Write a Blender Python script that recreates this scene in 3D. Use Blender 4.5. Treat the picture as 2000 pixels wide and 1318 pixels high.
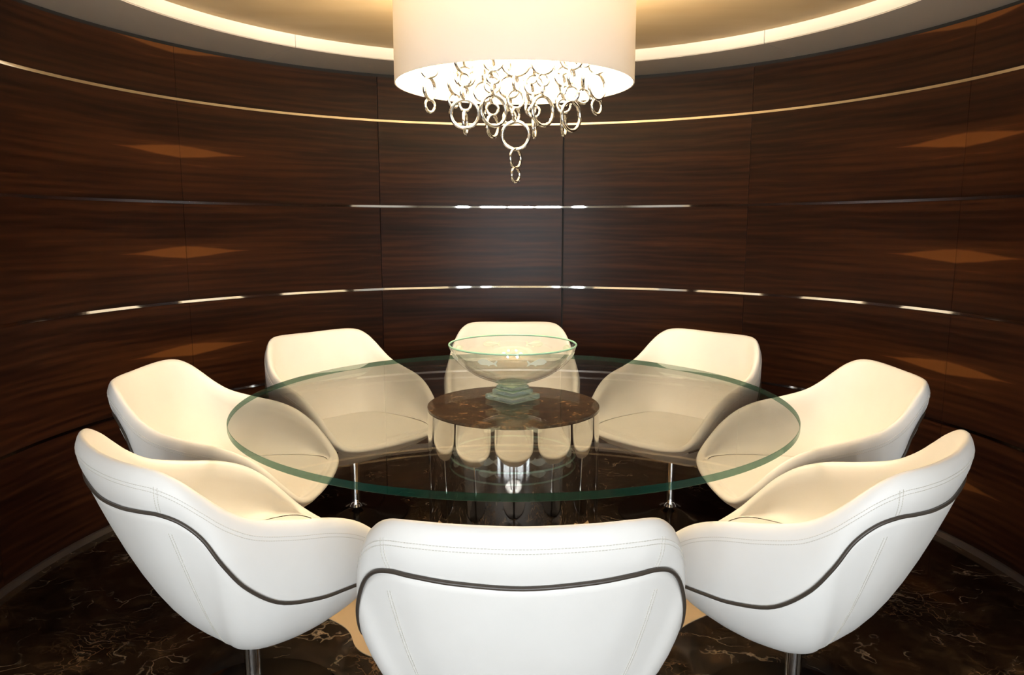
import bpy, bmesh, math, random
from mathutils import Vector, Matrix

for o in list(bpy.data.objects):
    bpy.data.objects.remove(o, do_unlink=True)
SC = bpy.context.scene
COL = SC.collection
PI = math.pi
R = math.radians

# ------------------------------------------------------------------ camera, light, exposure
FPX, PITCH, CAMH = 1454.06, 0.1481, 1.3778
TX, TY = 0.0052, 2.7116            # table centre
WX, WY, WR = 0.0352, 2.6693, 1.9612  # round wall
cam = bpy.data.cameras.new('camera')
cam.lens = 36 * FPX / 2000
cam.sensor_width = 36
cam.clip_start = .05
co = bpy.data.objects.new('camera', cam)
COL.objects.link(co)
co.location = (0, 0, CAMH)
co.rotation_euler = (PI / 2 - PITCH, 0, 0)
SC.camera = co
SC.view_settings.view_transform = 'Standard'
SC.view_settings.look = 'None'
SC.view_settings.gamma = 1
SC.view_settings.exposure = 0.45
SC.view_settings.use_curve_mapping = False

SKY = 10.2
w = bpy.data.worlds.new('overcast_sky')
SC.world = w
w.use_nodes = True
bg = w.node_tree.nodes['Background']
bg.inputs[0].default_value = (.92, .96, 1.0, 1)
bg.inputs[1].default_value = SKY
LAMP = 800.0                        # emission of the chandelier bulbs
WINDOWS = [(-2.0, -1.55), (-1.22, -.44), (-.38, .38), (.44, 1.22), (1.55, 2.0)]
WZ0, WZ1, REAR = .12, 2.08, -2.6
for i, (a, b) in enumerate(WINDOWS):
    L = bpy.data.lights.new('daylight_portal', 'AREA')
    L.shape = 'RECTANGLE'
    L.size, L.size_y = b - a, WZ1 - WZ0
    L.cycles.is_portal = True
    o = bpy.data.objects.new('daylight_portal', L)
    COL.objects.link(o)
    o.location = ((a + b) / 2, REAR - .06, (WZ0 + WZ1) / 2)
    o.rotation_euler = (PI / 2, 0, 0)        # -Z of the light looks to +Y

def ray(x, y):
    u = (x - 1000) / FPX
    v = -(y - 659) / FPX
    cp, sp = math.cos(PITCH), math.sin(PITCH)
    return Vector((u, cp + v * sp, -sp + v * cp))

def at_depth(x, y, Y):
    d = ray(x, y)
    return Vector((0, 0, CAMH)) + d * (Y / d.y)

# ------------------------------------------------------------------ materials
def mat(name):
    m = bpy.data.materials.new(name)
    m.use_nodes = True
    nt = m.node_tree
    return m, nt, nt.nodes['Principled BSDF'], nt.nodes['Material Output']

def simple(name, col, rough=.5, metal=0, spec=.5, coat=0):
    m, nt, p, out = mat(name)
    p.inputs['Base Color'].default_value = (*col, 1)
    p.inputs['Roughness'].default_value = rough
    p.inputs['Metallic'].default_value = metal
    p.inputs['Specular IOR Level'].default_value = spec
    p.inputs['Coat Weight'].default_value = coat
    return m

class NT:
    def __init__(s, nt): s.nt = nt
    def n(s, t, **k):
        q = s.nt.nodes.new(t)
        for a, b in k.items(): setattr(q, a, b)
        return q
    def l(s, a, b): s.nt.links.new(a, b)
    def math(s, op, a, b=None, c=None, clamp=False):
        q = s.n('ShaderNodeMath', operation=op)
        q.use_clamp = clamp
        for i, v in enumerate((a, b, c)):
            if v is None: continue
            if isinstance(v, (int, float)): q.inputs[i].default_value = v
            else: s.l(v, q.inputs[i])
        return q.outputs[0]
    def ramp(s, fac, stops):
        q = s.n('ShaderNodeValToRGB')
        e = q.color_ramp.elements
        while len(e) < len(stops): e.new(.5)
        for x, (pos, c) in zip(e, stops):
            x.position = pos
            x.color = (*c, 1) if len(c) == 3 else c
        s.l(fac, q.inputs[0])
        return q.outputs[0]
    def noise(s, vec, scale, detail=3, rough=.5, dist=0):
        q = s.n('ShaderNodeTexNoise')
        q.inputs['Scale'].default_value = scale
        q.inputs['Detail'].default_value = detail
        q.inputs['Roughness'].default_value = rough
        q.inputs['Distortion'].default_value = dist
        s.l(vec, q.inputs['Vector'])
        return q.outputs['Fac']
    def mapping(s, vec, scale=(1, 1, 1), loc=(0, 0, 0)):
        q = s.n('ShaderNodeMapping')
        q.inputs['Scale'].default_value = scale
        q.inputs['Location'].default_value = loc
        s.l(vec, q.inputs['Vector'])
        return q.outputs[0]
    def mix(s, fac, a, b, mode='MIX'):
        q = s.n('ShaderNodeMix', data_type='RGBA', blend_type=mode)
        for i, v in ((0, fac), (6, a), (7, b)):
            if isinstance(v, (int, float)): q.inputs[i].default_value = v
            elif isinstance(v, tuple): q.inputs[i].default_value = (*v, 1)
            else: s.l(v, q.inputs[i])
        return q.outputs[2]
    def bump(s, h, p, strength=.2, dist=.01):
        q = s.n('ShaderNodeBump')
        q.inputs['Strength'].default_value = strength
        q.inputs['Distance'].default_value = dist
        s.l(h, q.inputs['Height'])
        s.l(q.outputs[0], p.inputs['Normal'])

def wood_material():
    # UV.x = metres along the wall measured from a veneer joint, UV.y = metres above the chrome strip below
    m, nt, p, out = mat('walnut_veneer')
    g = NT(nt)
    uv = g.n('ShaderNodeUVMap').outputs[0]
    sep = g.n('ShaderNodeSeparateXYZ')
    g.l(uv, sep.inputs[0])
    u, v = sep.outputs[0], sep.outputs[1]
    a = g.noise(g.mapping(uv, (.8, 17, 1)), 1.0, 6, .62, .5)
    b = g.noise(g.mapping(uv, (3.0, 85, 1)), 1.0, 4, .6, .3)
    c = g.noise(g.mapping(uv, (.55, 4.2, 1), (3, 7, 0)), 1.0, 3, .5, .8)
    k = g.n('ShaderNodeTexWave', wave_type='BANDS', bands_direction='Y')
    k.inputs['Scale'].default_value = 4.0
    k.inputs['Distortion'].default_value = 9.0
    k.inputs['Detail'].default_value = 3
    k.inputs['Detail Scale'].default_value = .9
    g.l(g.mapping(uv, (.35, 2.2, 1)), k.inputs['Vector'])
    # broad warm heartwood band through the middle of every leaf
    band = g.math('SUBTRACT', 1, g.math('MULTIPLY', g.math('ABSOLUTE', g.math('SUBTRACT', v, .235)), 4.5), clamp=True)
    t = g.math('MULTIPLY', a, .42)
    t = g.math('ADD', t, g.math('MULTIPLY', b, .17))
    t = g.math('ADD', t, g.math('MULTIPLY', k.outputs['Fac'], .07))
    t = g.math('ADD', t, g.math('MULTIPLY', c, .28))
    t = g.math('ADD', t, g.math('MULTIPLY', g.math('MULTIPLY', g.math('MULTIPLY', band, band), c), .11))
    base = g.ramp(t, [(.34, (.0065, .0021, .0011)), (.48, (.023, .0070, .0032)),
                      (.61, (.053, .0168, .0060)), (.76, (.135, .045, .012))])
    # sapwood lozenges mirrored at the book-matched joints
    att = g.n('ShaderNodeAttribute', attribute_type='OBJECT', attribute_name='lozenge')
    ed = g.math('MULTIPLY', g.noise(g.mapping(uv, (6, 60, 1)), 1, 2), .012)
    half = g.math('ADD', g.math('MULTIPLY', g.math('SUBTRACT', 1, g.math('DIVIDE', g.math('ABSOLUTE', u), .36)), .034), g.math('SUBTRACT', ed, .006))
    d = g.math('SUBTRACT', half, g.math('ABSOLUTE', g.math('SUBTRACT', v, .245)))
    lz = g.math('MULTIPLY', d, 140, clamp=True)
    lz = g.math('MULTIPLY', lz, att.outputs['Fac'])
    colr = g.mix(g.math('MULTIPLY', lz, .8), base, (.17, .060, .015))
    g.l(colr, p.inputs['Base Color'])
    p.inputs['Roughness'].default_value = .36
    p.inputs['Specular IOR Level'].default_value = .20
    p.inputs['Coat Weight'].default_value = .0
    p.inputs['Coat Roughness'].default_value = .22
    return m

def marble_material(name, bright=1.0, scale=1.0, rough=.12):
    m, nt, p, out = mat(name)
    g = NT(nt)
    tc = g.n('ShaderNodeTexCoord').outputs['Object']
    nz = g.n('ShaderNodeTexNoise')
    nz.inputs['Scale'].default_value = 2.6 * scale
    nz.inputs['Detail'].default_value = 5
    g.l(tc, nz.inputs['Vector'])
    warp = g.n('ShaderNodeVectorMath', operation='MULTIPLY_ADD')
    warp.inputs[1].default_value = (.55, .55, .55)
    g.l(nz.outputs['Color'], warp.inputs[0])
    g.l(tc, warp.inputs[2])
    def veins(sc, wid, loc):
        q = g.n('ShaderNodeTexVoronoi', feature='DISTANCE_TO_EDGE')
        q.inputs['Scale'].default_value = sc * scale
        g.l(g.mapping(warp.outputs[0], (1, 1.9, 1), loc), q.inputs['Vector'])
        return g.math('SUBTRACT', 1, g.math('DIVIDE', q.outputs['Distance'], wid), clamp=True)
    v1 = g.math('POWER', veins(3.4, .055, (0, 0, 0)), 2.0)
    v2 = g.math('POWER', veins(9.0, .08, (3, 1, 0)), 2.0)
    msk = g.ramp(g.noise(tc, 3.2 * scale, 4, .6), [(.50, (0, 0, 0)), (.66, (1, 1, 1))])
    msk2 = g.ramp(g.noise(g.mapping(tc, loc=(5, 2, 0)), 2.1 * scale, 4, .6), [(.48, (0, 0, 0)), (.66, (1, 1, 1))])
    cloud = g.noise(tc, 6 * scale, 6, .65, .6)
    base = g.ramp(cloud, [(.36, tuple(bright * x for x in (.0065, .0036, .0022))), (.55, tuple(bright * x for x in (.022, .0125, .0068))),
                          (.74, tuple(bright * x for x in (.085, .046, .020)))])
    c = g.mix(g.math('MULTIPLY', g.math('MULTIPLY', v1, msk), .85), base, (.34, .25, .17))
    c = g.mix(g.math('MULTIPLY', g.math('MULTIPLY', v2, msk2), .45), c, (.24, .14, .07))
    g.l(c, p.inputs['Base Color'])
    p.inputs['Roughness'].default_value = rough
    p.inputs['Specular IOR Level'].default_value = .5
    return m

def leather_material():
    m, nt, p, out = mat('white_leather')
    g = NT(nt)
    tc = g.n('ShaderNodeTexCoord').outputs['Object']
    c = g.ramp(g.noise(tc, 5, 4), [(.3, (.80, .775, .735)), (.7, (.84, .82, .785))])
    g.l(c, p.inputs['Base Color'])
    p.inputs['Roughness'].default_value = .42
    p.inputs['Specular IOR Level'].default_value = .35
    g.bump(g.noise(tc, 420, 3, .6), p, .06, .002)
    return m

def thin_glass(name, tint, spec=1.0, rough=.0):
    # a clear pane: straight transmission plus mirror reflection by angle, same from both sides
    m = bpy.data.materials.new(name)
    m.use_nodes = True
    nt = m.node_tree
    nt.nodes.clear()
    g = NT(nt)
    geo = g.n('ShaderNodeNewGeometry')
    dot = g.n('ShaderNodeVectorMath', operation='DOT_PRODUCT')
    g.l(geo.outputs['Incoming'], dot.inputs[0])
    g.l(geo.outputs['Normal'], dot.inputs[1])
    cs = g.math('ABSOLUTE', dot.outputs['Value'])
    f = g.math('POWER', g.math('SUBTRACT', 1, cs, clamp=True), 5)
    f = g.math('MULTIPLY', g.math('ADD', g.math('MULTIPLY', f, .95), .042), spec)
    tr = g.n('ShaderNodeBsdfTransparent')
    tr.inputs[0].default_value = (*tint, 1)
    gl = g.n('ShaderNodeBsdfGlossy')
    gl.inputs['Roughness'].default_value = rough
    mx = g.n('ShaderNodeMixShader')
    g.l(f, mx.inputs[0])
    g.l(tr.outputs[0], mx.inputs[1])
    g.l(gl.outputs[0], mx.inputs[2])
    out = g.n('ShaderNodeOutputMaterial')
    g.l(mx.outputs[0], out.inputs[0])
    return m

def shade_material(name, col, tcol, fac):
    m = bpy.data.materials.new(name)
    m.use_nodes = True
    nt = m.node_tree
    nt.nodes.clear()
    g = NT(nt)
    di = g.n('ShaderNodeBsdfDiffuse')
    di.inputs[0].default_value = (*col, 1)
    tl = g.n('ShaderNodeBsdfTranslucent')
    tl.inputs[0].default_value = (*tcol, 1)
    mx = g.n('ShaderNodeMixShader')
    mx.inputs[0].default_value = fac
    g.l(di.outputs[0], mx.inputs[1])
    g.l(tl.outputs[0], mx.inputs[2])
    out = g.n('ShaderNodeOutputMaterial')
    g.l(mx.outputs[0], out.inputs[0])
    return m

def emitter(name, col, s):
    m, nt, p, out = mat(name)
    p.inputs['Base Color'].default_value = (.9, .85, .75, 1)
    p.inputs['Emission Color'].default_value = (*col, 1)
    p.inputs['Emission Strength'].default_value = s
    return m

def ceiling_material():
    m, nt, p, out = mat('ceiling_tan')
    g = NT(nt)
    tc = g.n('ShaderNodeTexCoord').outputs['Object']
    c = g.ramp(g.noise(g.mapping(tc, (1, 4, 1)), 1.6, 3), [(.3, (.46, .32, .165)), (.7, (.52, .38, .21))])
    g.l(c, p.inputs['Base Color'])
    p.inputs['Roughness'].default_value = .6
    return m

M = dict(
    wood=wood_material(), leather=leather_material(),
    floor=marble_material('emperador_marble', .75, 1.5, .10),
    cap=marble_material('brown_marble_cap', 4.5, 4.0, .15),
    chrome=simple('chrome', (.80, .79, .77), .04, 1),
    darkrefl=simple('chrome_dark_reflection', (.085, .07, .058), .10, 1),  # chair bases: dark reflections of seats and floor put into the chrome colour
    strip=simple('polished_steel_strip', (.82, .80, .77), .045, 1),
    satin=simple('satin_steel', (.80, .70, .62), .38, 1),
    nickel=simple('polished_nickel', (.72, .69, .64), .08, 1),
    piping=simple('piping_taupe', (.055, .042, .032), .38),
    thread=simple('cream_thread', (.66, .63, .57), .7),
    paint=simple('soffit_paint', (.46, .40, .345), .6),
    fascia=simple('fascia_white', (.66, .61, .53), .6),
    dark=simple('black_backing', (.006, .005, .004), .7),
    inlay=simple('cream_marble_inlay', (.50, .36, .22), .18),
    ceil=ceiling_material(), shade=shade_material('shade_fabric', (.84, .80, .74), (.80, .70, .55), .085), liner=shade_material('shade_liner', (.27, .25, .22), (.80, .72, .60), .10),
    bulb=emitter('warm_bulb', (1, .84, .61), LAMP),
    glass=thin_glass('table_glass', (.965, .975, .962)),
    bowlglass=thin_glass('bowl_glass', (.985, .993, .985), 1.0),
    pane=thin_glass('window_glass', (.97, .98, .98)),
    edge=None,
    rimedge=simple('bowl_rim_green', (.30, .52, .40), .12),
    frost=simple('etched_frost', (.62, .66, .56), .6),
    wallplain=simple('saloon_paint', (.62, .57, .50), .7),
    frame=simple('window_frame_white', (.75, .74, .72), .4),
)
def edge_glass():
    m, nt, p, out = mat('green_glass_edge')
    g = NT(nt)
    p.inputs['Base Color'].default_value = (.008, .046, .032, 1)
    p.inputs['Roughness'].default_value = .15
    p.inputs['Specular IOR Level'].default_value = .12
    tr = g.n('ShaderNodeBsdfTransparent')
    tr.inputs[0].default_value = (.45, .70, .60, 1)
    mx = g.n('ShaderNodeMixShader')
    mx.inputs[0].default_value = .42
    g.l(p.outputs[0], mx.inputs[1])
    g.l(tr.outputs[0], mx.inputs[2])
    g.l(mx.outputs[0], out.inputs[0])
    return m
M['edge'] = edge_glass()
def crystal():
    m, nt, p, out = mat('plinth_glass')
    p.inputs['Base Color'].default_value = (.80, .97, .89, 1)
    p.inputs['Roughness'].default_value = .03
    p.inputs['Transmission Weight'].default_value = .88
    return m
M['crystal'] = crystal()

# ------------------------------------------------------------------ helpers
def link(name, me, m, parent=None, smooth=False):
    if smooth:
        for f in me.polygons: f.use_smooth = True
    if m is not None and not me.materials: me.materials.append(m)
    o = bpy.data.objects.new(name, me)
    COL.objects.link(o)
    if parent: o.parent = parent
    return o

def mesh(name, V, F, m=None, parent=None, smooth=False):
    me = bpy.data.meshes.new(name)
    me.from_pydata([tuple(v) for v in V], [], F)
    me.update()
    return link(name, me, m, parent, smooth)

def sharp(o, ang=40):
    me = o.data
    for f in me.polygons: f.use_smooth = True
    me.set_sharp_from_angle(angle=R(ang))

def empty(name, loc=(0, 0, 0), rz=0):
    o = bpy.data.objects.new(name, None)
    COL.objects.link(o)
    o.location = loc
    o.rotation_euler = (0, 0, rz)
    o.empty_display_size = .1
    return o

def tag(o, label=None, cat=None, group=None, kind=None):
    if label: o['label'] = label
    if cat: o['category'] = cat
    if group: o['group'] = group
    if kind: o['kind'] = kind
    return o

def boxg(x0, x1, y0, y1, z0, z1):
    V = [(x, y, z) for x in (x0, x1) for y in (y0, y1) for z in (z0, z1)]
    F = [(0, 1, 3, 2), (4, 6, 7, 5), (0, 4, 5, 1), (2, 3, 7, 6), (0, 2, 6, 4), (1, 5, 7, 3)]
    return V, F

def box(name, x0, x1, y0, y1, z0, z1, m, parent=None):
    V, F = boxg(x0, x1, y0, y1, z0, z1)
    return mesh(name, V, F, m, parent)

def lathe(name, prof, m, parent=None, seg=64, ang=35, c=(0, 0), closed=False):
    V, F = [], []
    n = len(prof)
    for k in range(seg):
        a = 2 * PI * k / seg
        for r, z in prof:
            V.append((c[0] + r * math.cos(a), c[1] + r * math.sin(a), z))
    for k in range(seg):
        j = (k + 1) % seg
        for i in range(n if closed else n - 1):
            i2 = (i + 1) % n
            F.append((k * n + i, j * n + i, j * n + i2, k * n + i2))
    me = bpy.data.meshes.new(name)
    me.from_pydata(V, [], F)
    bm = bmesh.new()
    bm.from_mesh(me)
    bmesh.ops.remove_doubles(bm, verts=bm.verts, dist=1e-5)
    bmesh.ops.recalc_face_normals(bm, faces=bm.faces)
    bm.to_mesh(me)
    bm.free()
    o = link(name, me, m, parent)
    sharp(o, ang)
    return o

def tube_geo(P, r, sides=8, closed=False):
    V, F = [], []
    n = len(P)
    prev = None
    for i in range(n):
        a = P[(i - 1) % n] if (closed or i > 0) else P[0]
        b = P[(i + 1) % n] if (closed or i < n - 1) else P[-1]
        t = (b - a).normalized()
        if prev is None:
            u = t.orthogonal().normalized()
        else:
            u = (prev - t * prev.dot(t)).normalized()
        prev = u
        wv = t.cross(u)
        for k in range(sides):
            q = 2 * PI * k / sides
            V.append(P[i] + (u * math.cos(q) + wv * math.sin(q)) * r)
    for i in range(n if closed else n - 1):
        j = (i + 1) % n
        for k in range(sides):
            k2 = (k + 1) % sides
            F.append((i * sides + k, i * sides + k2, j * sides + k2, j * sides + k))
    if not closed:
        F.append(tuple(range(sides))[::-1])
        F.append(tuple((n - 1) * sides + k for k in range(sides)))
    return V, F

# ------------------------------------------------------------------ the room
floor = box('floor', -3.6, 3.6, REAR - .2, 5.2, -.12, 0, M['floor'])
tag(floor, kind='structure')

# cream inlay medallion set in the floor under the table
pts = []
NI = 240
for i in range(NI):
    a = 2 * PI * i / NI
    d = abs(math.degrees(math.asin(abs(math.sin(a)))) - 14)       # degrees away from the nearest tip
    side = math.degrees(math.asin(abs(math.sin(a)))) < 14
    r = (.74 if side else .640 + .035 * math.exp(-((d - 27) / 9) ** 2)) + (.130 if not side else .03) * max(0, 1 - d / 22) ** 2.2
    pts.append((TX + r * math.cos(a), TY + r * math.sin(a)))
V = [(x, y, .0) for x, y in pts] + [(x, y, .0025) for x, y in pts]
F = [tuple(range(NI, 2 * NI))] + [(i, (i + 1) % NI, NI + (i + 1) % NI, NI + i) for i in range(NI)]
tag(mesh('floor_inlay', V, F, M['inlay'], floor), 'cream stone medallion inlaid in the dark marble')

# round wall: dark backing, veneer leaves and chrome strips
A0, A1 = -26.0, 206.0
ZS = [.5162, 1.0065, 1.4948, 1.9842]
ZTOP = 2.228
def arc_slab(name, r0, r1, a0, a1, z0, z1, m, parent=None, seg=None, uvf=None, c=(WX, WY)):
    """curved slab between two radii; r0 is the face towards the room"""
    seg = seg or max(2, int((a1 - a0) / 1.6))
    V, F = [], []
    for k in range(seg + 1):
        a = R(a0 + (a1 - a0) * k / seg)
        for r, z in ((r0, z0), (r0, z1), (r1, z1), (r1, z0)):
            V.append((c[0] + r * math.cos(a), c[1] + r * math.sin(a), z))
    for k in range(seg):
        b, d = 4 * k, 4 * k + 4
        for i in range(4):
            j = (i + 1) % 4
            F.append((b + i, b + j, d + j, d + i))
    F.append((0, 3, 2, 1))
    F.append((4 * seg, 4 * seg + 1, 4 * seg + 2, 4 * seg + 3))
    me = bpy.data.meshes.new(name)
    me.from_pydata(V, [], F)
    if uvf:
        uv = me.uv_layers.new(name='UVMap')
        for lp in me.loops:
            x, y, z = V[lp.vertex_index]
            uv.data[lp.index].uv = uvf(math.degrees(math.atan2(y - c[1], x - c[0])) % 360, z)
    bm = bmesh.new()
    bm.from_mesh(me)
    bmesh.ops.recalc_face_normals(bm, faces=bm.faces)
    bm.to_mesh(me)
    bm.free()
    o = link(name, me, m, parent)
    sharp(o, 30)
    return o

wall = arc_slab('wall_round', WR + .022, WR + .10, A0, A1, 0, 2.25, M['dark'])
tag(wall, kind='structure')
SEAMS = [-26.0, -16.2, 16.55, 49.8, 81.9, 114.5, 147.5, 180.4, 206.0]
JOINT = [-16.2, 16.55, 16.55, 49.8 + 40, 81.9 - 33, 147.5, 147.5, 180.4]      # veneer joint each leaf is measured from
JOINT = [16.55, 16.55, 16.55, 81.9, 114.5, 147.5, 147.5, 147.5]
LOZ = [0, 1, 1, 0, 0, 1, 1, 0]
UOFF = [5.0, 0, 0, 3.3, 8.1, 0, 0, 6.0]
ROWS = [(.028, ZS[0] - .006), (ZS[0] + .006, ZS[1] - .006), (ZS[1] + .006, ZS[2] - .006), (ZS[2] + .006, ZS[3] - .006), (ZS[3] + .006, ZTOP)]
VBASE = [ZS[0] - .489, ZS[0], ZS[1], ZS[2], ZS[3]]
for ci in range(8):
    a0, a1 = SEAMS[ci], SEAMS[ci + 1]
    g0 = g1 = .035
    rr = WR
    if ci == 3: g1 = .16
    if ci == 4: g0, rr = .16, WR - .006
    for ri, (z0, z1) in enumerate(ROWS):
        def uvf(a, z, j=JOINT[ci], off=UOFF[ci], zb=VBASE[ri]):
            if a > 300: a -= 360
            return (abs(R(a - j)) * WR + off, z - zb)
        o = arc_slab('veneer_panel', rr, WR + .018, a0 + g0, a1 - g1, z0, z1, M['wood'], wall, uvf=uvf)
        o['lozenge'] = float(LOZ[ci])
for z in ZS:
    o = arc_slab('chrome_strip', WR - .0075, WR + .02, A0, A1, z - .006, z + .006, M['strip'], wall, seg=200)
bb = arc_slab('baseboard_round', WR - .012, WR + .02, A0, A1, 0, .026, M['satin'], None, seg=200)
tag(bb, kind='structure')

# soffit ring in four sectors, white fascia, raised tan ceiling
CZ, FR, FZ = 2.2492, 1.6089, 2.3112
ceil = lathe('ceiling', [(0, FZ), (FR + .05, FZ), (FR + .05, FZ + .08), (0, FZ + .08)], M['ceil'], seg=128, c=(WX, WY))
tag(ceil, kind='structure')
for k in range(4):
    a = 42.7 + 90.6 * k - (k > 1) * .6
    b = 42.7 + 90.6 * (k + 1) - (k > 0) * .6 if k < 3 else 402.7
    arc_slab('soffit_sector', FR, WR + .14, a + .05, b - .05, CZ, CZ + .05, M['paint'], ceil, seg=60)
    arc_slab('fascia_sector', FR - .004, FR + .04, a + .04, b - .04, CZ + .004, FZ - .001, M['fascia'], ceil, seg=60)
# flat ceiling of the room outside the ring
oc_V, oc_F = [], []
N = 128
rad = WR + .135
for k in range(N):
    a = 2 * PI * k / N
    dx, dy = math.cos(a), math.sin(a)
    oc_V.append((WX + rad * dx, WY + rad * dy, CZ + .002))
    x0, x1, y0, y1 = -3.6 - WX, 3.6 - WX, REAR - .2 - WY, 5.2 - WY
    t = min((x1 / dx if dx > 1e-9 else x0 / dx if dx < -1e-9 else 1e9), (y1 / dy if dy > 1e-9 else y0 / dy if dy < -1e-9 else 1e9))
    t = max(t, rad + .01)
    oc_V.append((WX + t * dx, WY + t * dy, CZ + .002))
for k in range(N):
    j = (k + 1) % N
    oc_F.append((2 * k, 2 * j, 2 * j + 1, 2 * k + 1))
n0 = len(oc_V)
oc_V += [(x, y, z + .06) for x, y, z in oc_V]
oc_F += [tuple(n0 + i for i in f[::-1]) for f in oc_F]
mesh('outer_panel', oc_V, oc_F, M['paint'], ceil)

# the room behind the camera: return walls, side walls, window wall
ex = WX + WR * math.cos(R(A0))
ey = WY + WR * math.sin(R(A0))
ex2 = WX + WR * math.cos(R(A1))
tag(box('wall_right_return', ex, 3.4, ey - .08, ey + .02, 0, 2.25, M['wallplain']), kind='structure')
tag(box('wall_left_return', -3.4, ex2, ey - .08, ey + .02, 0, 2.25, M['wallplain']), kind='structure')
tag(box('wall_right', 3.3, 3.4, REAR, ey - .08, 0, 2.25, M['wallplain']), kind='structure')
tag(box('wall_left', -3.4, -3.3, REAR, ey - .08, 0, 2.25, M['wallplain']), kind='structure')
xs = [-3.4] + [v for ab in WINDOWS for v in ab] + [3.4]
V, F = [], []
def addb(*b):
    v, f = boxg(*b)
    n = len(V)
    V.extend(v)
    F.extend(tuple(n + i for i in q) for q in f)
for i in range(0, len(xs), 2):
    addb(xs[i], xs[i + 1], REAR - .1, REAR, 0, 2.25)
for a, b in WINDOWS:
    addb(a, b, REAR - .1, REAR, 0, WZ0)
    addb(a, b, REAR - .1, REAR, WZ1, 2.25)
tag(mesh('wall_rear', V, F, M['wallplain']), kind='structure')
for i, (a, b) in enumerate(WINDOWS):
    wn = box('window_%d' % (i + 1), a + .04, b - .04, REAR - .055, REAR - .049, WZ0 + .04, WZ1 - .04, M['pane'])
    tag(wn, kind='structure')
    for q in ((a, a + .04, WZ0, WZ1), (b - .04, b, WZ0, WZ1), (a + .04, b - .04, WZ0, WZ0 + .04), (a + .04, b - .04, WZ1 - .04, WZ1)):
        box('window_frame', q[0], q[1], REAR - .08, REAR - .02, q[2], q[3], M['frame'], wn)

# ------------------------------------------------------------------ table
TZ, GT = .7437, .021
table = empty('dining_table', (TX, TY, 0))
tag(table, 'round clear glass dining table on a wide mirror-polished drum pedestal', 'table')
ZC = TZ - GT
lathe('pedestal', [(0, 0), (.317, 0), (.319, .003), (.319, ZC - .012), (.317, ZC - .0105), (0, ZC - .0105)], M['chrome'], table, 128)
o = lathe('marble_cap', [(0, ZC - .0100), (.3185, ZC - .0100), (.3193, ZC - .008), (.3193, ZC - .0015), (.3185, ZC - .0006), (0, ZC - .0006)], M['cap'], table, 128)
tag(o, 'brown veined marble disc capping the pedestal')
gt = lathe('glass_top', [(0, ZC), (.9985, ZC), (1, ZC + .0015), (1, TZ - .0015), (.9985, TZ), (0, TZ)], M['glass'], table, 192)
gt.data.materials.append(M['edge'])
for f in gt.data.polygons:
    c = f.center
    if math.hypot(c.x, c.y) > .97 and abs(f.normal.z) < .9: f.material_index = 1

# ------------------------------------------------------------------ bowl
bowl = empty('glass_bowl', (TX - .003, TY - .01, TZ))
tag(bowl, 'clear footed glass bowl etched with fish on the middle of the table', 'bowl')
BR = [(.0, .010), (.05, .010), (.086, .019), (.143, .042), (.188, .074), (.220, .111), (.236, .150)]
BZ = .066
def bowl_outer(t):
    n = len(BR) - 1
    x = t * n
    i = min(int(x), n - 1)
    f = x - i
    a, b = Vector(BR[i]), Vector(BR[i + 1])
    p0, p3 = Vector(BR[max(i - 1, 0)]), Vector(BR[min(i + 2, n)])
    return .5 * (2 * a + (b - p0) * f + (2 * p0 - 5 * a + 4 * b - p3) * f * f + (3 * a - p0 - 3 * b + p3) * f ** 3)
out = [bowl_outer(k / 24) for k in range(25)]
prof = [(p.x, p.y + BZ - .010) for p in out]
inn = [(max(p.x - .006, 0), p.y + BZ - .010 + .006 * (1 - k / 24)) for k, p in enumerate(out)]
bw = lathe('bowl_body', prof + inn[::-1], M['bowlglass'], bowl, 96, 50)
V, F = tube_geo([Vector((.2332 * math.cos(2 * PI * k / 96), .2332 * math.sin(2 * PI * k / 96), prof[-1][1] + .001)) for k in range(96)], .0036, 8, True)
tag(mesh('bowl_rim', V, F, M['rimedge'], bowl, True), 'pale green polished rim')
bw.data.materials.append(M['rimedge'])
for f in bw.data.polygons:
    if f.center.z > prof[-1][1] - .0005 and abs(f.normal.z) > .5: f.material_index = 1
def plinth(half, z0, z1, bev):
    V = []
    for h, z in ((half - bev, z0), (half, z0 + bev), (half, z1 - bev), (half - bev, z1)):
        for k in range(4):
            a = PI / 2 * k
            V.append((h * 1.4142 * math.cos(a), h * 1.4142 * math.sin(a), z))
    F = [(3, 2, 1, 0), (12, 13, 14, 15)]
    for r in range(3):
        for k in range(4):
            j = (k + 1) % 4
            F.append((r * 4 + k, r * 4 + j, r * 4 + 4 + j, r * 4 + 4 + k))
    return mesh('plinth_step', V, F, M['crystal'], bowl)
plinth(.0715, .0004, .022, .004)
plinth(.053, .0224, .040, .003)
plinth(.0425, .0404, .0545, .003)
lathe('bowl_foot', [(0, .0549), (.045, .0549), (.052, .060), (.062, .0655), (0, .0655)], M['crystal'], bowl, 48)
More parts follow.
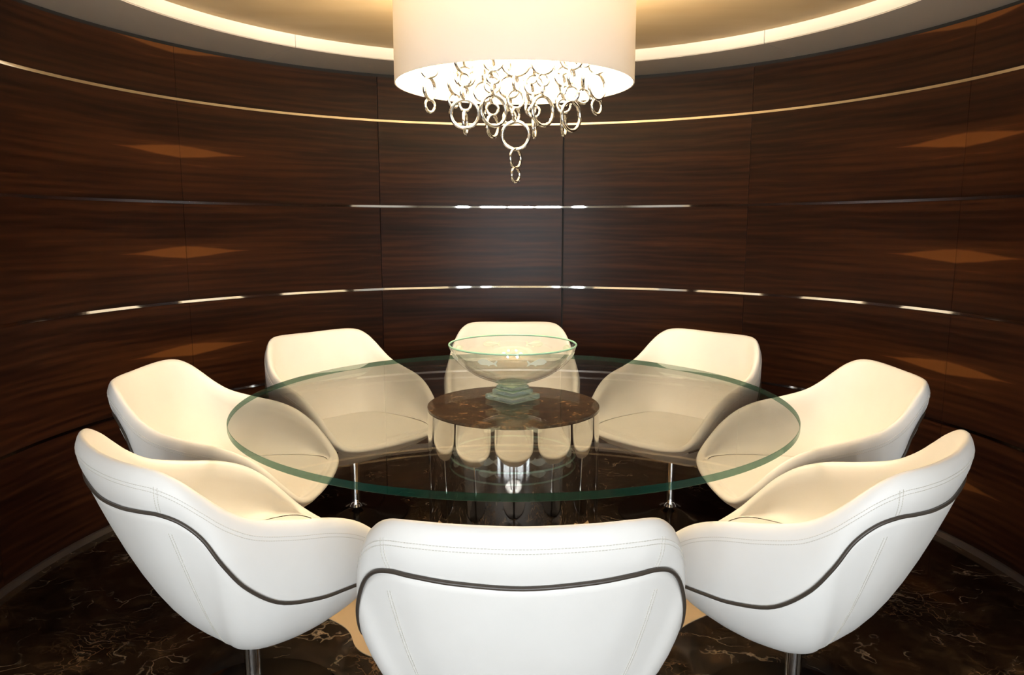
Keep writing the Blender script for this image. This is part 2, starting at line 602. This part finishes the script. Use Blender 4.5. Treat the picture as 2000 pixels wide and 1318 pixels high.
# etched fish round the side
fish = [(-.034, .002), (-.028, .008), (-.016, .013), (-.004, .014), (.008, .010), (.018, .004), (.024, .002), (.034, .011), (.037, .009),
        (.031, .000), (.034, -.010), (.029, -.009), (.022, -.003), (.010, -.006), (.004, -.012), (.000, -.007), (-.014, -.008), (-.026, -.006)]
for k in range(8):
    a0 = R(22 + 45 * k)
    flip = 1 if k % 2 else -1
    V = []
    for off in (.0006, .0014):
        for fx, fy in fish:
            t = .86 + fy * 4.2
            p = bowl_outer(t)
            q = bowl_outer(t + .02)
            tn = (q - p).normalized()
            nr, nz = tn.y, -tn.x
            a = a0 + flip * fx / .21
            rr_ = p.x + nr * off
            V.append((rr_ * math.cos(a), rr_ * math.sin(a), p.y + BZ - .010 + nz * off))
    n = len(fish)
    F = [tuple(range(n)), tuple(range(n, 2 * n))[::-1]] + [(i, (i + 1) % n, n + (i + 1) % n, n + i) for i in range(n)]
    mesh('etched_fish', V, F, M['frost'], bowl)

# ------------------------------------------------------------------ chairs
RIDGE = [(0, -.356, .846), (.12, -.349, .848), (.20, -.331, .848), (.246, -.303, .840), (.277, -.268, .815), (.298, -.230, .778),
         (.312, -.185, .736), (.320, -.125, .699), (.325, -.03, .671), (.325, .07, .648), (.318, .15, .615), (.308, .215, .566),
         (.295, .265, .511), (.272, .305, .462), (.235, .325, .438), (.16, .335, .428), (.08, .340, .425), (0, .341, .424)]
PIPE = [(0, -.350, .733), (.12, -.344, .740), (.20, -.328, .747), (.245, -.305, .746), (.281, -.272, .727), (.307, -.238, .686),
        (.325, -.205, .620), (.332, -.155, .548), (.334, -.075, .484), (.330, .03, .455), (.322, .11, .447), (.312, .175, .442),
        (.298, .23, .436), (.272, .275, .424), (.235, .303, .408), (.16, .318, .394), (.08, .324, .388), (0, .325, .386)]
CREASE = [(0, -.195, .440), (.10, -.193, .440), (.165, -.184, .440), (.205, -.160, .440), (.228, -.130, .441), (.238, -.10, .442),
          (.245, -.06, .443), (.250, -.01, .444), (.255, .05, .446), (.258, .11, .447), (.258, .165, .447), (.254, .21, .447),
          (.246, .25, .446), (.228, .280, .445), (.195, .298, .443), (.13, .306, .442), (.065, .310, .441), (0, .311, .441)]
CF = [.56, .56, .57, .60, .65, .70, .75, .79, .81, .80, .77, .72, .66, .60, .55, .51, .49, .48]   # how far in the lower profile turns under
NC = 34
def loop_eval(L, s):
    def g(k):
        k %= NC
        if k <= 17:
            v = L[k]
            return Vector(v) if not isinstance(v, float) else v
        v = L[NC - k]
        return Vector((-v[0], v[1], v[2])) if not isinstance(v, float) else v
    i = math.floor(s)
    f = s - i
    p0, p1, p2, p3 = g(i - 1), g(i), g(i + 1), g(i + 2)
    return .5 * (2 * p1 + (p2 - p0) * f + (2 * p0 - 5 * p1 + 4 * p2 - p3) * (f * f) + (3 * p1 - p0 - 3 * p2 + p3) * (f ** 3))
def outward(s):
    t = loop_eval(RIDGE, s + .15) - loop_eval(RIDGE, s - .15)
    n = Vector((-t.y, t.x, 0)).normalized()
    p = loop_eval(RIDGE, s)
    c = Vector((0, -.02, 0))
    return n if n.dot(Vector((p.x, p.y, 0)) - c) > 0 else -n
def frontness(s):
    s = s % NC
    k = s if s <= 17 else NC - s
    return min(1, max(0, (k - 11.5) / 2.5))
POLE = Vector((0, -.03, .270))
def lower(s, t, proud=.006):
    q = loop_eval(PIPE, s)
    f = loop_eval(CF, s)
    c = Vector((q.x * f, q.y * f, .262 + .020 * frontness(s)))
    p1, p2 = q.lerp(c, .80), POLE.lerp(c, .64)
    p = q * (1 - t) ** 3 + p1 * 3 * t * (1 - t) ** 2 + p2 * 3 * t * t * (1 - t) + POLE * t ** 3
    pr = proud * (1 - frontness(s)) * max(0, 1 - t / .6)
    return p + outward(s) * pr
def upper(s, t):
    """outer band from the rim roll (t=0) down to the piping (t=1)"""
    r = loop_eval(RIDGE, s)
    o = outward(s)
    fr = frontness(s)
    a = r + o * (.016 - .006 * fr) + Vector((0, 0, -.024 + .014 * fr))
    q = loop_eval(PIPE, s)
    p = a.lerp(q, t)
    return p + o * (.006 * math.sin(PI * t) * (1 - fr))
def rim(s, k):
    """section of the rim roll, k 0 outside .. 1 inside"""
    r = loop_eval(RIDGE, s)
    o = outward(s)
    fr = frontness(s)
    a = upper(s, 0)
    b = r - o * (.020 + .004 * fr) + Vector((0, 0, -.020 + .023 * fr))
    top = r + Vector((0, 0, .006))
    w0, w1, w2 = (1 - k) ** 2, 2 * k * (1 - k), k * k
    ctl = (top - a * .25 - b * .25) * 2
    return a * w0 + ctl * w1 + b * w2
def inner(s, t):
    b = rim(s, 1)
    c = loop_eval(CREASE, s)
    fr = frontness(s)
    o = outward(s)
    p = b.lerp(c, t)
    return p + o * (.020 * math.sin(PI * t) * (1 - fr)) + Vector((0, 0, -.03 * math.sin(PI * t) * (1 - fr)))

NS = 136
SS = [NC * k / NS for k in range(NS)]
def grid(name, rows, m, parent, flip=False, pole=None):
    V, F = [], []
    n = len(SS)
    for row in rows: V.extend(row)
    for r in range(len(rows) - 1):
        for k in range(n):
            j = (k + 1) % n
            f = (r * n + k, r * n + j, (r + 1) * n + j, (r + 1) * n + k)
            F.append(f)
    if pole is not None:
        V.append(pole)
        r = len(rows) - 1
        for k in range(n):
            F.append((r * n + k, r * n + (k + 1) % n, len(V) - 1))
    if flip: F = [f[::-1] for f in F]
    return mesh(name, V, F, m, parent, True)

def dashes(lines, step=.0062, ln=.0044, r=.0006):
    V, F = [], []
    for P in lines:
        acc = 0.0
        for i in range(len(P) - 1):
            a, b = P[i][0], P[i + 1][0]
            nrm = P[i][1]
            L = (b - a).length
            if L < 1e-6: continue
            t = (b - a) / L
            sd = t.cross(nrm).normalized()
            while acc < L:
                p = a + t * acc
                q = p + t * ln
                n = len(V)
                for e in (p, q):
                    V += [e + sd * r - nrm * r, e - sd * r - nrm * r, e - sd * r + nrm * r, e + sd * r + nrm * r]
                F += [(n, n + 1, n + 2, n + 3), (n + 7, n + 6, n + 5, n + 4)] + [(n + i_, n + 4 + i_, n + 4 + (i_ + 1) % 4, n + (i_ + 1) % 4) for i_ in range(4)]
                acc += step
            acc -= L
    return V, F

def make_chair():
    root = empty('tub_chair')
    g = []
    # upper band + rim roll + inner lining
    rows = [[upper(s, 1 - t / 6) for s in SS] for t in range(7)]
    rows += [[rim(s, k / 6) for s in SS] for k in range(1, 7)]
    rows += [[inner(s, t / 8) for s in SS] for t in range(1, 9)]
    up = grid('upholstered_back_and_arms', rows, M['leather'], root, flip=True)
    # seat pad
    C = Vector((0, .06, .448))
    rows = []
    for t, dz in ((0, -.003), (.03, .001), (.10, .003), (.3, .004), (.6, .004), (.85, .004)):
        rows.append([loop_eval(CREASE, s).lerp(C, t) + Vector((0, 0, dz)) for s in SS])
    grid('seat_pad', rows, M['leather'], root, flip=True, pole=C + Vector((0, 0, .004)))
    # lower shell, its top edge tucked under the piping
    rows = [[loop_eval(PIPE, s) - outward(s) * .003 for s in SS], [lower(s, .004, .004) for s in SS], [lower(s, .02) for s in SS]]
    rows += [[lower(s, t) for s in SS] for t in (.06, .12, .2, .28, .36, .44, .52, .60, .68, .76, .84, .92)]
    lo = grid('outer_shell', rows, M['leather'], root, pole=POLE)
    # piping from front corner round the back to the other corner
    P = []
    n = 150
    for k in range(n + 1):
        s = -13.2 + 26.4 * k / n
        P.append(loop_eval(PIPE, s) + outward(s) * .0045)
    V, F = tube_geo(P, .0044, 8)
    tag(mesh('piping', V, F, M['piping'], root, True), 'dark taupe piping cord')
    # stitching
    lines = []
    def along(fn, ss, eps=.0006):
        out = []
        for a in ss:
            p, nrm = fn(a)
            out.append((p + nrm * eps, nrm))
        return out
    for tt in (.05, .115):
        lines.append(along(lambda s, tt=tt: (upper(s, tt * (.14 / max(.05, (upper(s, 0) - upper(s, 1)).length))), outward(s)), [-12.4 + 24.8 * k / 220 for k in range(221)]))
    for sg in (1, -1):
        for ds in (-.075, .075):
            s0 = sg * (3.05 + ds)
            lines.append(along(lambda t, s0=s0: (upper(s0, t), outward(s0)), [.02 + .95 * k / 24 for k in range(25)]))
            def lowpt(t, sg=sg, ds=ds):
                s0 = sg * (3.25 + 2.3 * t) + ds
                p = lower(s0, t)
                tv = lower(s0, t + .01) - lower(s0, t - .01)
                sv = lower(s0 + .05, t) - lower(s0 - .05, t)
                nrm = tv.cross(sv).normalized()
                if nrm.dot(p - Vector((0, -.03, .5))) < 0: nrm = -nrm
                return p, nrm
            lines.append(along(lowpt, [.04 + .80 * k / 60 for k in range(61)]))
    V, F = dashes(lines)
    mesh('stitching', V, F, M['thread'], root)
    # chrome pedestal
    lathe('stem', [(0, .288), (.022, .288), (.022, .075), (.024, .055), (.029, .042), (.031, .036), (0, .036)], M['chrome'], root, 40, 50)
    lathe('base', [(0, .0), (.246, .0), (.250, .003), (.249, .0065), (.20, .0095), (.12, .014), (.07, .020), (.045, .028), (.033, .0355), (0, .0355)], M['darkrefl'], root, 72, 40)
    return root

proto = make_chair()
CHAIRS = [  # direction from the table centre, stem radius, extra turn, label
    (270.6, 1.10, 0, 'white leather tub chair nearest the camera, its back turned to us'),
    (225, 1.055, 0, 'white leather tub chair front left, seen from outside, just left of the nearest chair'),
    (316, 1.10, 0, 'white leather tub chair front right, seen from outside, just right of the nearest chair'),
    (180, 1.05, 0, 'white leather tub chair at the left end of the table, second from the front'),
    (0, 1.085, 0, 'white leather tub chair at the right end of the table, second from the front'),
    (135.5, 1.07, 0, 'white leather tub chair back left, facing us through the glass, left of the bowl'),
    (44.5, 1.07, 0, 'white leather tub chair back right, facing us through the glass, right of the bowl'),
    (90.3, 1.05, 0, 'white leather tub chair directly behind the glass bowl, farthest from the camera'),
]
for i, (a, r, tw, lab) in enumerate(CHAIRS):
    if i == 0:
        root = proto
    else:
        root = proto.copy()
        COL.objects.link(root)
        for ch in proto.children:
            c = ch.copy()
            COL.objects.link(c)
            c.parent = root
    root.location = (TX + r * math.cos(R(a)), TY + r * math.sin(R(a)), .0)
    root.rotation_euler = (0, 0, R(a + 90 + tw))
    tag(root, lab, 'chair', 'white tub chairs round the glass table')

# ------------------------------------------------------------------ chandelier
LX, LY = TX + .003, TY
SZ0, SZ1, SR = 1.866, 2.165, .416
ch = empty('chandelier', (LX, LY, FZ))
tag(ch, 'white drum shade chandelier with dangling chains of polished metal rings', 'chandelier')
def Z(z): return z - FZ
sh = lathe('shade', [(SR, Z(SZ0)), (SR, Z(SZ1)), (SR - .004, Z(SZ1)), (SR - .004, Z(SZ0))], M['shade'], ch, 128, 40, closed=True)
sh.data.materials.append(M['liner'])
for f in sh.data.polygons:
    c = f.center
    if math.hypot(c.x, c.y) < SR - .003: f.material_index = 1
lathe('ceiling_rose', [(0, Z(FZ)), (.07, Z(FZ)), (.07, Z(FZ - .02)), (.06, Z(FZ - .028)), (0, Z(FZ - .028))], M['nickel'], ch, 48)
lathe('drop_rod', [(0, Z(FZ - .028)), (.009, Z(FZ - .028)), (.009, Z(2.035)), (0, Z(2.035))], M['nickel'], ch, 16)
lathe('ring_plate', [(0, Z(2.015)), (.30, Z(2.015)), (.30, Z(2.025)), (0, Z(2.025))], M['pane'], ch, 64)
for k in range(3):
    a = R(30 + 120 * k)
    V, F = tube_geo([Vector((.02 * math.cos(a), .02 * math.sin(a), Z(2.03))), Vector(((SR - .003) * math.cos(a), (SR - .003) * math.sin(a), Z(2.03)))], .004, 8)
    mesh('spider_arm', V, F, M['nickel'], ch, True)
for k in range(6):
    a = R(60 * k)
    V, F = tube_geo([Vector((.21 * math.cos(a), .21 * math.sin(a), Z(2.024))), Vector((.21 * math.cos(a), .21 * math.sin(a), Z(2.093)))], .009, 10)
    mesh('lamp_holder', V, F, M['nickel'], ch, True)
for k in range(6):
    a = R(60 * k)
    c = (.21 * math.cos(a), .21 * math.sin(a))
    b = lathe('bulb', [(0, Z(2.09)), (.012, Z(2.092)), (.020, Z(2.107)), (.026, Z(2.130)), (.024, Z(2.150)), (.014, Z(2.162)), (0, Z(2.166))], M['bulb'], ch, 12, 60, c=c)
ring_cache = {}
def ring_mesh(r):
    key = round(r, 4)
    if key not in ring_cache:
        P = [Vector((r * math.cos(2 * PI * k / 36), 0, r * math.sin(2 * PI * k / 36))) for k in range(36)]
        V, F = tube_geo(P, .0062 if r > .033 else .0053, 8, True)
        rg = random.Random(int(r * 1e5))
        V = [v + Vector((rg.uniform(-1, 1), rg.uniform(-1, 1), rg.uniform(-1, 1))) * .0007 for v in V]
        me = bpy.data.meshes.new('ring')
        me.from_pydata(V, [], F)
        for f in me.polygons: f.use_smooth = True
        me.materials.append(M['nickel'])
        ring_cache[key] = me
    return ring_cache[key]
#  pixel column, depth offset, pixel row of the lowest point, rings from the bottom up (radius, turn)
CH = [
    (840, -.02, 222, [(.027, 48), (.043, 66), (.034, 15), (.03, 75)]),
    (908, -.14, 254, [(.052, 8), (.027, 62), (.026, -20), (.050, 50), (.03, -20)]),
    (909, .06, 265, [(.046, 84), (.026, 15), (.028, 70), (.04, 10), (.03, 80)]),
    (888, .16, 212, [(.03, 30), (.045, 60), (.04, -15)]),
    (964, -.17, 250, [(.055, 36), (.024, 75), (.026, 15), (.036, 5), (.03, 80)]),
    (962, .10, 271, [(.044, 60), (.027, 10), (.024, 70), (.034, 15), (.04, 80)]),
    (1007, -.02, 358, [(.030, 56), (.038, 56), (.053, 3), (.028, 58), (.036, 22), (.030, 70), (.055, 10), (.03, 80)]),
    (995, .2, 245, [(.03, 20), (.03, 75), (.045, 20), (.03, 80)]),
    (1060, -.15, 249, [(.053, 42), (.022, 78), (.025, 15), (.040, 8), (.03, 80)]),
    (1043, .10, 273, [(.042, 82), (.026, 15), (.026, 68), (.04, 12), (.03, 85)]),
    (1036, .22, 228, [(.03, 40), (.04, 70), (.035, 0)]),
    (1115, -.13, 259, [(.053, 46), (.030, -20), (.034, 62), (.042, -12), (.03, 75)]),
    (1101, .07, 269, [(.046, 76), (.030, 10), (.028, 66), (.04, 20), (.03, 80)]),
    (1138, -.05, 205, [(.030, 22), (.042, 84), (.034, 15)]),
    (1165, .05, 226, [(.032, 46), (.050, 44), (.036, 10), (.03, 80)]),
    (1098, .2, 212, [(.032, 25), (.04, 70), (.036, 0)]),
    (945, .24, 226, [(.03, 70), (.042, 15), (.03, 80)]),
]
for px, dy, py, rings in CH:
    b = at_depth(px, py, LY + dy)
    z = b.z
    prev = None
    for r, tw in rings:
        r -= .0055
        tube = .0062 if r > .033 else .0053
        if prev is not None:
            z -= 2 * tube + .0004            # hang inside the ring above
        zc = z + r + tube
        if zc + r + tube > 2.012: break
        o = bpy.data.objects.new('ring', ring_mesh(r))
        COL.objects.link(o)
        o.parent = ch
        o.location = (b.x - LX, b.y - LY, zc - FZ)
        o.rotation_euler = (0, 0, R(tw))
        z = zc + r + tube
        prev = r
    if z < 2.012:
        V, F = tube_geo([Vector((b.x - LX, b.y - LY, z - .004 - FZ)), Vector((b.x - LX, b.y - LY, 2.016 - FZ))], .0016, 6)
        mesh('hanging_wire', V, F, M['nickel'], ch, True)
